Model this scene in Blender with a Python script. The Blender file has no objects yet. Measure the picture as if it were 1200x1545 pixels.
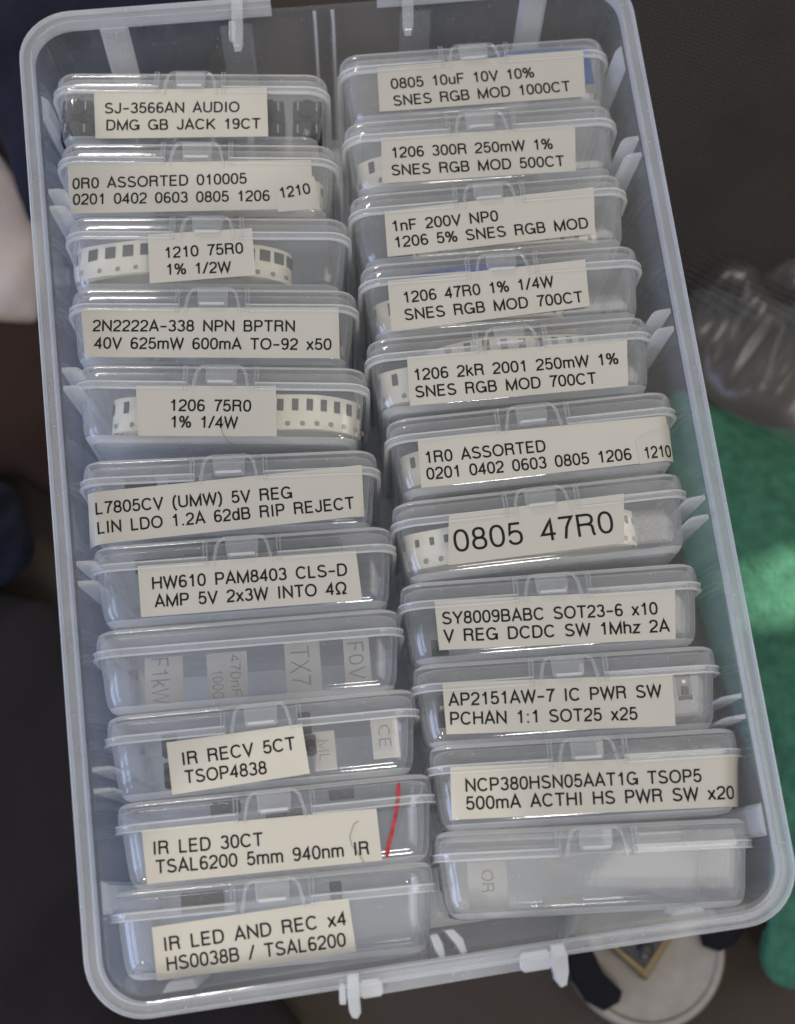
import bpy, bmesh, math, random
import numpy as np
from mathutils import Matrix, Vector

random.seed(7)
SC = bpy.context.scene
COL = SC.collection
S = 0.001                      # everything below is laid out in millimetres
# plan coordinates: x to the right, y towards the foot of the case, z DOWN into the case
# (z = 0 is the plane of the box fronts); world = (x, -y, -z) in metres

# ------------------------------------------------------------------ camera
F_PX, PW, PH = 2054.65, 1200.0, 1545.0
RV = np.array([-0.280592, -0.0408925, -0.1116584])
TV = np.array([-3.231766, -13.553546, 292.403])


def rot(r):
    t = np.linalg.norm(r)
    k = r / t
    K = np.array([[0, -k[2], k[1]], [k[2], 0, -k[0]], [-k[1], k[0], 0]])
    return np.eye(3) + math.sin(t) * K + (1 - math.cos(t)) * K @ K


RM = rot(RV)
DD = np.diag([1.0, -1.0, -1.0])
cam_d = bpy.data.cameras.new('camera')
cam = bpy.data.objects.new('camera', cam_d)
COL.objects.link(cam)
loc = DD @ (-RM.T @ TV) * S
M3 = (DD @ RM @ DD).T
mw = Matrix([[*M3[i], loc[i]] for i in range(3)] + [[0, 0, 0, 1]])
cam.matrix_world = mw
cam_d.sensor_fit = 'VERTICAL'
cam_d.sensor_height = 36.0
cam_d.lens = F_PX / PH * 36.0
cam_d.clip_start = 0.01
cam_d.clip_end = 50.0
cam_d.dof.use_dof = True
cam_d.dof.focus_distance = 0.292
cam_d.dof.aperture_fstop = 12.5
SC.camera = cam

# ------------------------------------------------------------------ light
world = bpy.data.worlds.new('World')
SC.world = world
world.use_nodes = True
bg = world.node_tree.nodes['Background']
bg.inputs[0].default_value = (1.0, 0.985, 0.965, 1)
bg.inputs[1].default_value = 0.47


def area(name, pos, target, sx, sy, power, color):
    d = bpy.data.lights.new(name, 'AREA')
    d.shape = 'RECTANGLE'
    d.size, d.size_y, d.energy, d.color = sx, sy, power, color
    o = bpy.data.objects.new(name, d)
    COL.objects.link(o)
    o.location = Vector(pos)
    o.rotation_euler = (Vector(target) - Vector(pos)).to_track_quat('-Z', 'Y').to_euler()
    return o


area('window_light', (-0.25, 0.85, 0.42), (0, 0, 0), 0.24, 0.06, 2.6, (1.0, 0.95, 0.87))
area('foot_window_light', (0.10, -0.58, 0.52), (0, -0.06, 0), 0.14, 0.07, 1.5, (1.0, 0.965, 0.91))
area('overhead_warm_light', (0.50, -0.16, 0.95), (0, -0.02, 0), 0.55, 0.60, 2.0, (1.0, 0.94, 0.86))
area('cool_side_light', (-0.75, -0.25, 0.30), (0, 0, -0.02), 0.5, 0.4, 4.6, (0.46, 0.60, 1.0))


def sun_patch(name, pos, target, deg, power, blend=0.4):
    """a shaft of sun coming in past something out of the picture"""
    d = bpy.data.lights.new(name, 'SPOT')
    d.energy, d.spot_size, d.spot_blend, d.shadow_soft_size = power, math.radians(deg), blend, 0.004
    d.color = (1.0, 0.93, 0.80)
    o = bpy.data.objects.new(name, d)
    COL.objects.link(o)
    o.location = pos
    o.rotation_euler = (Vector(target) - Vector(pos)).to_track_quat('-Z', 'Y').to_euler()


sun_patch('sun_patch_on_cloth', (0.62, 0.10, 0.30), (0.122, -0.015, -0.124), 2.0, 60.0, 0.35)
sun_patch('sun_patch_on_boxes', (-0.42, -0.55, 0.62), (-0.028, -0.098, 0.0), 5.2, 12.0, 0.2)
sun_patch('sun_patch_on_head', (-0.45, 0.60, 0.66), (-0.035, 0.098, 0.0), 3.4, 11.0, 0.3)

SC.render.engine = 'CYCLES'
cy = SC.cycles
cy.use_denoising = True
cy.use_adaptive_sampling = True
cy.adaptive_threshold = 0.03
cy.max_bounces = 9
cy.diffuse_bounces = 7
cy.glossy_bounces = 1
cy.transmission_bounces = 4
cy.transparent_max_bounces = 64
cy.caustics_reflective = False
cy.caustics_refractive = False
SC.view_settings.view_transform = 'Standard'
SC.view_settings.look = 'None'
SC.view_settings.exposure = 0.0
SC.view_settings.gamma = 1.0


def unproj(px, z=0.0):
    """photo pixel -> plan point on the plane z (mm)"""
    d = np.array([(px[0] - PW / 2) / F_PX, (px[1] - PH / 2) / F_PX, 1.0])
    a = RM.T @ d
    b = RM.T @ TV
    s = (z + b[2]) / a[2]
    return a * s - b


CAMY = float((-RM.T @ TV)[1])


def W3(p):
    return Vector((p[0] * S, -p[1] * S, -p[2] * S))


# ------------------------------------------------------------------ materials
def newmat(name):
    m = bpy.data.materials.new(name)
    m.use_nodes = True
    nt = m.node_tree
    nt.nodes.clear()
    out = nt.nodes.new('ShaderNodeOutputMaterial')
    return m, nt, out


def N(nt, t, **kw):
    n = nt.nodes.new(t)
    for k, v in kw.items():
        if k == 'inp':
            for kk, vv in v.items():
                n.inputs[kk].default_value = vv
        else:
            setattr(n, k, v)
    return n


def math_n(nt, op, a, b=None, clamp=False):
    n = nt.nodes.new('ShaderNodeMath')
    n.operation = op
    n.use_clamp = clamp
    for i, v in enumerate((a, b)):
        if v is None:
            continue
        if isinstance(v, (int, float)):
            n.inputs[i].default_value = v
        else:
            nt.links.new(v, n.inputs[i])
    return n.outputs[0]


def plastic(name, milk, tint=(0.80, 0.84, 0.90), rough=0.10, graze=2.2, noise=0.45, mirror=0.75, through=0.5):
    """thin cloudy polypropylene: part of the light passes straight on, part is scattered, part mirrored"""
    m, nt, out = newmat(name)
    L = nt.links.new
    tc = N(nt, 'ShaderNodeTexCoord')
    no = N(nt, 'ShaderNodeTexNoise', inp={'Scale': 90.0, 'Detail': 4.0})
    L(tc.outputs['Object'], no.inputs['Vector'])
    lw = N(nt, 'ShaderNodeLayerWeight', inp={'Blend': 0.5})
    fac = lw.outputs['Facing']
    f3 = math_n(nt, 'POWER', fac, 2.0)      # longer way through the wall at a slant
    mk = math_n(nt, 'ADD', math_n(nt, 'MULTIPLY', f3, graze), milk)
    var = math_n(nt, 'ADD', math_n(nt, 'MULTIPLY', no.outputs['Fac'], noise), 1 - noise / 2)
    sp = N(nt, 'ShaderNodeTexNoise', inp={'Scale': 1500.0, 'Detail': 2.0})
    L(tc.outputs['Object'], sp.inputs['Vector'])
    sm = N(nt, 'ShaderNodeTexNoise', inp={'Scale': 40.0, 'Detail': 3.0, 'Distortion': 1.5})
    L(tc.outputs['Object'], sm.inputs['Vector'])
    dust = math_n(nt, 'MULTIPLY', math_n(nt, 'GREATER_THAN', sp.outputs['Fac'], 0.735), 0.30)
    smear = math_n(nt, 'MULTIPLY', math_n(nt, 'SUBTRACT', sm.outputs['Fac'], 0.55, True), 0.05 + milk * 0.6)
    mk = math_n(nt, 'ADD', math_n(nt, 'MULTIPLY', mk, var), math_n(nt, 'ADD', dust, smear), True)
    tr = N(nt, 'ShaderNodeBsdfTransparent', inp={'Color': (0.985, 0.99, 0.995, 1)})
    di = N(nt, 'ShaderNodeBsdfDiffuse', inp={'Color': (*tint, 1)})
    tl = N(nt, 'ShaderNodeBsdfTranslucent', inp={'Color': (*tint, 1)})
    ms = N(nt, 'ShaderNodeMixShader', inp={0: through})
    L(di.outputs[0], ms.inputs[1]); L(tl.outputs[0], ms.inputs[2])
    mb = N(nt, 'ShaderNodeMixShader')
    L(mk, mb.inputs[0]); L(tr.outputs[0], mb.inputs[1]); L(ms.outputs[0], mb.inputs[2])
    # Schlick mirror term with slightly wavy moulded surface
    n2 = N(nt, 'ShaderNodeTexNoise', inp={'Scale': 260.0, 'Detail': 3.0})
    L(tc.outputs['Object'], n2.inputs['Vector'])
    bp = N(nt, 'ShaderNodeBump', inp={'Strength': 0.10, 'Distance': 0.0004})
    L(n2.outputs['Fac'], bp.inputs['Height'])
    gl = N(nt, 'ShaderNodeBsdfGlossy', inp={'Color': (1, 1, 1, 1), 'Roughness': rough})
    L(bp.outputs[0], gl.inputs['Normal'])
    fr = math_n(nt, 'ADD', math_n(nt, 'MULTIPLY', math_n(nt, 'POWER', fac, 4.0), mirror), 0.045)
    mg = N(nt, 'ShaderNodeMixShader')
    L(fr, mg.inputs[0]); L(mb.outputs[0], mg.inputs[1]); L(gl.outputs[0], mg.inputs[2])
    L(mg.outputs[0], out.inputs[0])
    return m


def solid(name, col, rough=0.6, metal=0.0, var=0.12, scale=200.0, bump=0.0, bscale=600.0, col2=None, spec=0.4, each=0.0):
    m, nt, out = newmat(name)
    L = nt.links.new
    p = N(nt, 'ShaderNodeBsdfPrincipled', inp={'Roughness': rough, 'Metallic': metal, 'Specular IOR Level': spec})
    tc = N(nt, 'ShaderNodeTexCoord')
    no = N(nt, 'ShaderNodeTexNoise', inp={'Scale': scale, 'Detail': 5.0})
    L(tc.outputs['Object'], no.inputs['Vector'])
    cr = N(nt, 'ShaderNodeValToRGB')
    c2 = col2 or tuple(min(1, c * (1 + var)) for c in col)
    c1 = tuple(c * (1 - var) for c in col) if col2 is None else col
    cr.color_ramp.elements[0].color = (*c1, 1)
    cr.color_ramp.elements[1].color = (*c2, 1)
    cr.color_ramp.elements[0].position = 0.3
    cr.color_ramp.elements[1].position = 0.7
    L(no.outputs['Fac'], cr.inputs[0])
    if each:
        oi = N(nt, 'ShaderNodeObjectInfo')
        hs = N(nt, 'ShaderNodeHueSaturation')
        L(math_n(nt, 'ADD', math_n(nt, 'MULTIPLY', oi.outputs['Random'], each), 1 - each / 2), hs.inputs['Value'])
        L(cr.outputs[0], hs.inputs['Color']); L(hs.outputs[0], p.inputs['Base Color'])
    else:
        L(cr.outputs[0], p.inputs['Base Color'])
    if bump:
        nb = N(nt, 'ShaderNodeTexNoise', inp={'Scale': bscale, 'Detail': 4.0})
        L(tc.outputs['Object'], nb.inputs['Vector'])
        b = N(nt, 'ShaderNodeBump', inp={'Strength': bump, 'Distance': 0.001})
        L(nb.outputs['Fac'], b.inputs['Height']); L(b.outputs[0], p.inputs['Normal'])
    L(p.outputs[0], out.inputs[0])
    return m


def weave(name, c1, c2, period_mm, rough=0.95, blotch=None):
    """woven cloth: crossed threads, blotched with a second tone"""
    m, nt, out = newmat(name)
    L = nt.links.new
    p = N(nt, 'ShaderNodeBsdfPrincipled', inp={'Roughness': rough, 'Specular IOR Level': 0.15})
    tc = N(nt, 'ShaderNodeTexCoord')
    mp = N(nt, 'ShaderNodeMapping')
    mp.inputs['Rotation'].default_value = (0, 0, 0.5)
    L(tc.outputs['Object'], mp.inputs['Vector'])
    ws = []
    for d in ('X', 'Y'):
        w = N(nt, 'ShaderNodeTexWave', bands_direction=d, inp={'Scale': 0.314 / (period_mm * S), 'Distortion': 0.4, 'Detail': 0.0})
        L(mp.outputs[0], w.inputs['Vector'])
        ws.append(w.outputs['Fac'])
    h = math_n(nt, 'MULTIPLY', ws[0], ws[1])
    no = N(nt, 'ShaderNodeTexNoise', inp={'Scale': 14.0, 'Detail': 5.0})
    L(tc.outputs['Object'], no.inputs['Vector'])
    cr = N(nt, 'ShaderNodeValToRGB')
    cr.color_ramp.elements[0].color = (*c1, 1)
    cr.color_ramp.elements[1].color = (*c2, 1)
    L(h, cr.inputs[0])
    mx = N(nt, 'ShaderNodeMixRGB', inp={'Color2': (*(blotch or c1), 1)})
    cr2 = N(nt, 'ShaderNodeValToRGB')
    cr2.color_ramp.elements[0].position = 0.45
    cr2.color_ramp.elements[1].position = 0.62
    L(no.outputs['Fac'], cr2.inputs[0]); L(cr2.outputs[0], mx.inputs[0]); L(cr.outputs[0], mx.inputs[1])
    L(mx.outputs[0], p.inputs['Base Color'])
    b = N(nt, 'ShaderNodeBump', inp={'Strength': 0.6, 'Distance': 0.0006})
    L(h, b.inputs['Height']); L(b.outputs[0], p.inputs['Normal'])
    L(p.outputs[0], out.inputs[0])
    return m


MAT = {
    'floor': plastic('frosted_floor_plastic', 0.70, (0.93, 0.94, 0.955), 0.3, 0.2, through=0.15),
    'case': plastic('cloudy_case_plastic', 0.026, (0.84, 0.90, 0.99), 0.12, 0.12, mirror=0.40),
    'rim': plastic('cloudy_rim_plastic', 0.28, (0.90, 0.92, 0.96), 0.08, 0.65),
    'rib': plastic('cloudy_rib_plastic', 0.24, (0.93, 0.945, 0.965), 0.20, 0.35),
    'knob': plastic('white_hinge_plastic', 0.50, (0.92, 0.925, 0.93), 0.25, 0.3),
    'body': plastic('clear_box_plastic', 0.066, (0.975, 0.978, 0.982), 0.09, 0.55),
    'lid': plastic('clear_lid_plastic', 0.072, (0.975, 0.978, 0.982), 0.09, 0.55),
    'painted_glint': plastic('painted_glint_plastic', 0.42, (0.97, 0.972, 0.98), 0.06, 0.55, mirror=0.95),  # milkier white along the edges, painted in place of their glints
    'back': plastic('cloudy_glow_back_plastic', 0.40, (0.965, 0.968, 0.975), 0.2, 0.30, mirror=0.2, through=0.15),  # hinge wall made whiter to imitate light scattered deep in the box
    'edge': plastic('clear_edge_plastic', 0.11, (0.97, 0.972, 0.98), 0.07, 0.50, mirror=0.9),
    'paper': solid('label_paper', (0.445, 0.417, 0.357), 0.34, var=0.05, scale=45.0, each=0.10, bump=0.06, bscale=180.0),
    'slip': solid('inner_paper', (0.38, 0.365, 0.345), 0.8, var=0.05),
    'ink': solid('label_ink', (0.009, 0.009, 0.010), 0.6, spec=0.2),
    'pencil': solid('handwriting_ink', (0.17, 0.17, 0.175), 0.7),
    'tape': solid('cream_carrier_tape', (0.80, 0.74, 0.61), 0.8, var=0.06),
    'hole': solid('tape_hole_dark', (0.30, 0.27, 0.22), 0.9),
    'chip': solid('resistor_ceramic', (0.075, 0.075, 0.08), 0.4),
    'term': solid('tinned_terminal', (0.55, 0.54, 0.52), 0.35, 0.8),
    'black': solid('black_plastic', (0.012, 0.013, 0.016), 0.35),
    'black_tape': solid('black_carrier_tape', (0.02, 0.022, 0.027), 0.4),
    'rubber': solid('black_rubber', (0.008, 0.008, 0.010), 0.8, spec=0.12),
    'lens': solid('dark_blue_epoxy', (0.015, 0.02, 0.045), 0.15),
    'metal': solid('pin_metal', (0.6, 0.58, 0.55), 0.3, 1.0),
    'pcb': solid('green_board', (0.010, 0.045, 0.035), 0.4),
    'blue': solid('blue_film', (0.020, 0.085, 0.30), 0.35, var=0.3, scale=120.0),
    'red': solid('red_marker', (0.30, 0.022, 0.028), 0.6, var=0.45, scale=900.0),
    'ground': weave('brown_grey_cloth', (0.032, 0.026, 0.021), (0.150, 0.118, 0.096), 0.8, blotch=(0.070, 0.054, 0.044)),
    'dark': weave('shaded_ground_weave', (0.012, 0.010, 0.0105), (0.046, 0.038, 0.038), 0.8),  # darker version of the ground cloth, shade put into its colour
    'woven': weave('woven_cushion_cover', (0.008, 0.0075, 0.007), (0.118, 0.102, 0.096), 1.55, blotch=(0.024, 0.021, 0.020)),
    'brown': weave('brown_cloth', (0.026, 0.014, 0.010), (0.060, 0.034, 0.026), 1.2),
    'navy': solid('navy_cloth', (0.003, 0.004, 0.015), 0.95, var=0.4, bump=0.5),
    'beige': solid('beige_cloth', (0.38, 0.315, 0.275), 0.95, var=0.25, scale=30.0, bump=0.4),
    'green': solid('green_fleece', (0.044, 0.132, 0.086), 1.0, var=0.25, scale=240.0, bump=1.0, bscale=800.0, spec=0.1),
    'bag': plastic('smoky_bag_film', 0.05, (0.08, 0.074, 0.08), 0.35, 0.12, mirror=0.20),
    'white': solid('white_gadget_plastic', (0.24, 0.215, 0.185), 0.4),
    'brass': solid('brass', (0.17, 0.13, 0.07), 0.5, 0.7),
    'dust': solid('dust_speck', (0.05, 0.045, 0.04), 0.9),
}


# ------------------------------------------------------------------ mesh helpers
def mesh_obj(name, verts, faces, mat, parent=None, smooth=True, loc=None, mats=None, midx=None, angle=35):
    me = bpy.data.meshes.new(name)
    me.from_pydata([tuple(v) for v in verts], [], faces)
    for mm in ([mat] if mats is None else mats):
        me.materials.append(mm)
    if midx:
        for p, i in zip(me.polygons, midx):
            p.material_index = i
    bm = bmesh.new()
    bm.from_mesh(me)
    bmesh.ops.recalc_face_normals(bm, faces=bm.faces)
    bm.to_mesh(me)
    bm.free()
    if smooth:
        for p in me.polygons:
            p.use_smooth = True
        me.set_sharp_from_angle(angle=math.radians(angle))
    o = bpy.data.objects.new(name, me)
    COL.objects.link(o)
    if parent is not None:
        o.parent = parent
    if loc is not None:
        o.location = loc
    return o


def empty(name, loc, rz=0.0):
    o = bpy.data.objects.new(name, None)
    COL.objects.link(o)
    o.location = loc
    o.rotation_euler = (0, 0, rz)
    o.empty_display_size = 0.01
    return o


def tag(o, label=None, cat=None, group=None, kind=None):
    if label: o['label'] = label
    if cat: o['category'] = cat
    if group: o['group'] = group
    if kind: o['kind'] = kind
    return o


class MB:
    def __init__(s):
        s.v, s.f, s.m = [], [], []

    def add(s, vs, fs, mi=0):
        b = len(s.v)
        s.v += [tuple(v) for v in vs]
        s.f += [tuple(i + b for i in f) for f in fs]
        s.m += [mi] * len(fs)

    def loft(s, rings, closed=True, cap0=True, cap1=True, mi=0):
        n = len(rings[0])
        vs = [p for r in rings for p in r]
        fs = []
        for i in range(len(rings) - 1):
            for j in range(n if closed else n - 1):
                k = (j + 1) % n
                fs.append((i * n + j, i * n + k, (i + 1) * n + k, (i + 1) * n + j))
        if cap0: fs.append(tuple(range(n))[::-1])
        if cap1: fs.append(tuple((len(rings) - 1) * n + j for j in range(n)))
        s.add(vs, fs, mi)

    def box(s, c, h, R=None, bev=0.12, mi=0):
        """bevelled box, centre c, half sizes h"""
        rs = []
        b = min(bev, min(h) * 0.6)
        for z, ins in ((-h[2], b), (-h[2] + b, 0), (h[2] - b, 0), (h[2], b)):
            x, y = h[0] - ins, h[1] - ins
            rs.append([(-x + b, -y, z), (x - b, -y, z), (x, -y + b, z), (x, y - b, z), (x - b, y, z), (-x + b, y, z), (-x, y - b, z), (-x, -y + b, z)])
        R = np.eye(3) if R is None else R
        s.loft([[tuple(R @ np.array(p) + np.array(c)) for p in r] for r in rs], mi=mi)

    def sweep(s, path, ru, rv, up, n=8, mi=0, taper=None):
        """elliptic tube along path; up = reference direction"""
        P = [np.array(p, float) for p in path]
        rings = []
        up = np.array(up, float)
        for i, p in enumerate(P):
            t = P[min(i + 1, len(P) - 1)] - P[max(i - 1, 0)]
            t /= np.linalg.norm(t)
            a = np.cross(t, up); a /= np.linalg.norm(a)
            b = np.cross(a, t)
            k = 1 if taper is None else taper[i]
            rings.append([tuple(p + k * (a * ru * math.cos(q) + b * rv * math.sin(q))) for q in (2 * math.pi * (j + .5) / n for j in range(n))])
        s.loft(rings, mi=mi)

    def build(s, name, mat, parent=None, tf=None, **kw):
        vs = [tf(v) for v in s.v] if tf else s.v
        if isinstance(mat, (list, tuple)):
            return mesh_obj(name, vs, s.f, None, parent, mats=list(mat), midx=s.m, **kw)
        return mesh_obj(name, vs, s.f, mat, parent, **kw)


# ------------------------------------------------------------------ stroke lettering
def arc(cx, cy, rx, ry, a0, a1, n=14, e=2.35):
    out = []
    for i in range(n + 1):
        a = math.radians(a0 + (a1 - a0) * i / n)
        c, s_ = math.cos(a), math.sin(a)
        out.append((cx + rx * math.copysign(abs(c) ** (2 / e), c), cy + ry * math.copysign(abs(s_) ** (2 / e), s_)))
    return out


T = 0.95   # centre line of the top stroke
B = 0.05
G = {}


def g(ch, w, *strokes):
    G[ch] = (w, strokes)


g('0', .66, arc(.33, .5, .255, .45, 0, 360, 28))
g('1', .66, [(.13, .745), (.27, .775), (.345, .86), (.37, 1.0)], [(.385, 0), (.385, 1.0)])
g('2', .66, arc(.33, .70, .25, .25, 175, -30, 14) + [(.40, .40), (.16, .22), (.085, .05), (.60, .05)])
g('3', .66, arc(.32, .735, .215, .215, 165, -90), arc(.32, .285, .25, .235, 90, -168))
g('4', .66, [(.46, 0), (.46, .93), (.07, .285), (.62, .285)])
g('5', .66, [(.555, T), (.165, T), (.105, .50)] + arc(.325, .33, .25, .28, 125, -165, 14))
g('6', .66, arc(.34, .30, .235, .25, 0, 360, 22), arc(.355, .50, .26, .45, 45, 205, 12))
g('7', .66, [(.06, T), (.60, T), (.48, .76), (.36, .5), (.27, 0)])
g('8', .66, arc(.33, .735, .205, .215, 0, 360, 20), arc(.33, .285, .25, .235, 0, 360, 22))
g('9', .66, arc(.32, .70, .235, .25, 0, 360, 22), arc(.305, .50, .26, .45, 225, 385, 12))
g('A', .80, [(.05, 0), (.40, .985), (.75, 0)], [(.17, .31), (.63, .31)])
g('B', .78, [(.10, 0), (.10, 1)], [(.10, T), (.42, T)] + arc(.42, .735, .205, .215, 90, -90, 9) + [(.10, .52)], [(.42, .52)] + arc(.44, .285, .235, .235, 90, -90, 9) + [(.10, B)])
g('C', .86, arc(.44, .5, .36, .45, 38, 322, 24, 2.15))
g('D', .84, [(.11, 0), (.11, 1)], [(.11, T), (.38, T)] + arc(.38, .5, .36, .45, 90, -90, 16) + [(.11, B)])
g('E', .75, [(.66, B), (.11, B), (.11, T), (.65, T)], [(.11, .52), (.62, .52)])
g('F', .70, [(.11, 0), (.11, T), (.64, T)], [(.11, .50), (.57, .50)])
g('G', .90, arc(.44, .5, .36, .45, 40, 340, 24, 2.15) + [(.795, .44), (.48, .44)], [(.80, .44), (.80, 0)])
g('H', .84, [(.11, 0), (.11, 1)], [(.73, 0), (.73, 1)], [(.11, .53), (.73, .53)])
g('I', .34, [(.17, 0), (.17, 1)])
g('J', .62, [(.50, 1), (.50, .30)] + arc(.29, .28, .21, .23, 0, -180, 12))
g('K', .80, [(.11, 0), (.11, 1)], [(.72, 1), (.11, .36)], [(.31, .56), (.75, 0)])
g('L', .66, [(.11, 1), (.11, B), (.60, B)])
g('M', .98, [(.10, 0), (.10, .95), (.49, .05), (.88, .95), (.88, 0)])
g('N', .86, [(.11, 0), (.11, .94), (.75, .06), (.75, 1)])
g('O', .94, arc(.47, .5, .385, .45, 0, 360, 30, 2.15))
g('P', .76, [(.11, 0), (.11, T), (.42, T)] + arc(.42, .70, .245, .25, 90, -90, 10) + [(.11, .45)])
g('R', .82, [(.11, 0), (.11, T), (.45, T)] + arc(.45, .735, .235, .215, 90, -90, 10) + [(.11, .52)], [(.45, .52)] + arc(.47, .33, .20, .18, 85, 0, 6) + [(.68, .14), (.73, 0)])
g('S', .78, arc(.385, .735, .265, .215, 25, 180, 10, 2.2) + [(.13, .66), (.24, .55), (.42, .50), (.58, .44), (.68, .34)] + arc(.385, .27, .30, .22, 0, -165, 12, 2.2))
g('T', .76, [(.38, 0), (.38, T)], [(.03, T), (.73, T)])
g('U', .84, [(.11, 1), (.11, .36)] + arc(.42, .36, .31, .31, 180, 360, 14) + [(.73, 1)])
g('V', .78, [(.05, 1), (.39, .015), (.73, 1)])
g('W', 1.10, [(.04, 1), (.295, .02), (.55, .97), (.805, .02), (1.06, 1)])
g('X', .78, [(.06, 0), (.71, 1)], [(.07, 1), (.72, 0)])
g('Y', .78, [(.04, 1), (.39, .42), (.74, 1)], [(.39, .42), (.39, 0)])
g('u', .64, [(.10, .73), (.10, .24)] + arc(.32, .24, .22, .19, 180, 360, 10), [(.54, .73), (.54, 0)])
g('n', .64, [(.10, 0), (.10, .73)], [(.10, .42)] + arc(.32, .49, .22, .19, 170, 0, 10) + [(.54, 0)])
g('m', .98, [(.10, 0), (.10, .73)], [(.10, .45)] + arc(.295, .50, .195, .18, 170, 0, 9) + [(.49, 0)], [(.49, .45)] + arc(.685, .50, .195, .18, 170, 0, 9) + [(.88, 0)])
g('d', .66, arc(.31, .365, .225, .315, 0, 360, 20), [(.55, 0), (.55, 1)])
g('k', .60, [(.10, 0), (.10, 1)], [(.52, .73), (.10, .31)], [(.24, .45), (.56, 0)])
g('h', .64, [(.10, 0), (.10, 1)], [(.10, .42)] + arc(.32, .49, .22, .19, 170, 0, 10) + [(.54, 0)])
g('x', .60, [(.05, 0), (.53, .73)], [(.05, .73), (.55, 0)])
g('z', .58, [(.06, .68), (.52, .68), (.06, B), (.54, B)])
g('-', .62, [(.06, .42), (.56, .42)])
g('%', 1.0, arc(.23, .735, .15, .215, 0, 360, 16), arc(.77, .265, .15, .215, 0, 360, 16), [(.24, 0), (.74, 1)])
g('/', .46, [(.02, -.02), (.42, 1.02)])
g('(', .38, [(.32, 1.05), (.16, .82), (.10, .42), (.16, .02), (.32, -.22)])
g(')', .38, [(.06, 1.05), (.22, .82), (.28, .42), (.22, .02), (.06, -.22)])
g('.', .36, [(.18, 0), (.18, .13)])
g(':', .36, [(.18, 0), (.18, .13)], [(.18, .58), (.18, .71)])
g('\u03a9', .92, [(.06, B), (.32, B), (.32, .13)] + arc(.46, .56, .355, .39, 235, -55, 22, 2.1) + [(.60, .13), (.60, B), (.86, B)])
g("'", .26, [(.13, 1), (.13, .75)])


def ribbon(pts, hw, mb, tf):
    P = [np.array(p, float) for p in pts]
    Q = [P[0]]
    for p in P[1:]:
        if np.linalg.norm(p - Q[-1]) > 1e-4: Q.append(p)
    P = Q
    closed = len(P) > 3 and np.linalg.norm(P[0] - P[-1]) < 1e-3
    if closed: P = P[:-1]
    n = len(P)
    L, R = [], []
    for i in range(n):
        if closed:
            a, b = P[i] - P[i - 1], P[(i + 1) % n] - P[i]
        else:
            a = P[i] - P[i - 1] if i else P[1] - P[0]
            b = P[i + 1] - P[i] if i < n - 1 else P[i] - P[i - 1]
        a = a / np.linalg.norm(a); b = b / np.linalg.norm(b)
        na, nb = np.array([-a[1], a[0]]), np.array([-b[1], b[0]])
        m = na + nb
        m = m / max(np.linalg.norm(m), 1e-6)
        k = hw / max(0.45, float(m @ na))
        L.append(P[i] + m * k); R.append(P[i] - m * k)
    vs = [tf(*p) for p in L] + [tf(*p) for p in R]
    fs = []
    for i in range(n if closed else n - 1):
        j = (i + 1) % n
        fs.append((i, j, n + j, n + i))
    mb.add(vs, fs)


def text_strokes(s, spacew=0.62, track=0.07):
    """returns strokes in cap-height units, ink starting at 0, and the ink width"""
    x, out = 0.0, []
    for ch in s:
        if ch == ' ':
            x += spacew
            continue
        w, st = G[ch]
        for q in st:
            out.append([(x + p[0], p[1]) for p in q])
        x += w + track
    xs = [p[0] for q in out for p in q]
    x0, x1 = min(xs) - .05, max(xs) + .05
    return [[(p[0] - x0, p[1]) for p in q] for q in out], x1 - x0


# ------------------------------------------------------------------ storage boxes
BW, BD, BH = 64.3, 45.0, 17.4
RIMZ = -5.0


def rrect(x0, x1, y0, y1, r, v, n=6):
    """rounded rectangle in (u, w) at height v; order: u, w, v"""
    pts = []
    for cx, cyy, a0 in ((x1 - r, y0 + r, -90), (x1 - r, y1 - r, 0), (x0 + r, y1 - r, 90), (x0 + r, y0 + r, 180)):
        for i in range(n + 1):
            a = math.radians(a0 + 90 * i / n)
            pts.append((cx + r * math.cos(a), cyy + r * math.sin(a), v))
    return pts


def ring(v, ins, R=5.0):
    return rrect(-BW / 2 + ins, BW / 2 - ins, ins, BD - ins, max(R - ins * 0.6, 0.8), v)


LOC = lambda p: (p[0] * S, -p[2] * S, (BD - p[1]) * S)   # (u, w, v) -> box local metres (base at z = 0)


def front_w(u, v):
    """depth of the box front at (u, v)"""
    if v < 6.0:
        base, ins = 0.0, -0.05
    elif v < 7.4:
        base = ins = 1.0 * (v - 6.0) / 1.4 * 0.8
    else:
        base = ins = 0.85 + (v - 7.4) * 0.11
    edge = BW / 2 - 0.4 - ins
    r = 4.6
    d = abs(u) - (edge - r)
    if d > 0:
        base += r - math.sqrt(max(r * r - min(d, r * .97) ** 2, 0))
    return base


def label_w(u, v):
    """a stiff paper label: bridges the step under the lid flange in one straight run"""
    base = -0.02 + max(0.0, v - 4.0) * 0.105
    ins = base
    edge = BW / 2 - 0.4 - ins
    r = 4.6
    d = abs(u) - (edge - r)
    if d > 0:
        base += (r - math.sqrt(max(r * r - min(d, r * .97) ** 2, 0))) * (1.0 if v > 7 else .9)
    return base


def lid_mb():
    m = MB()
    outer = [(0, 3.4), (0.06, 2.3), (0.25, 1.45), (0.65, .85), (1.2, .55), (2.2, .42), (5.9, .30)]
    inner = [(5.9, 1.0), (2.3, 1.15), (1.8, 1.5), (1.3, 2.4), (1.15, 3.6)]
    m.loft([ring(v, i) for v, i in outer + inner])
    n = len(ring(0, 1))
    m.m = [1 if all(2 * n <= i < 5 * n for i in f) else 0 for f in m.f]      # rounded front edge whitened to stand in for its glint
    return m


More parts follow.
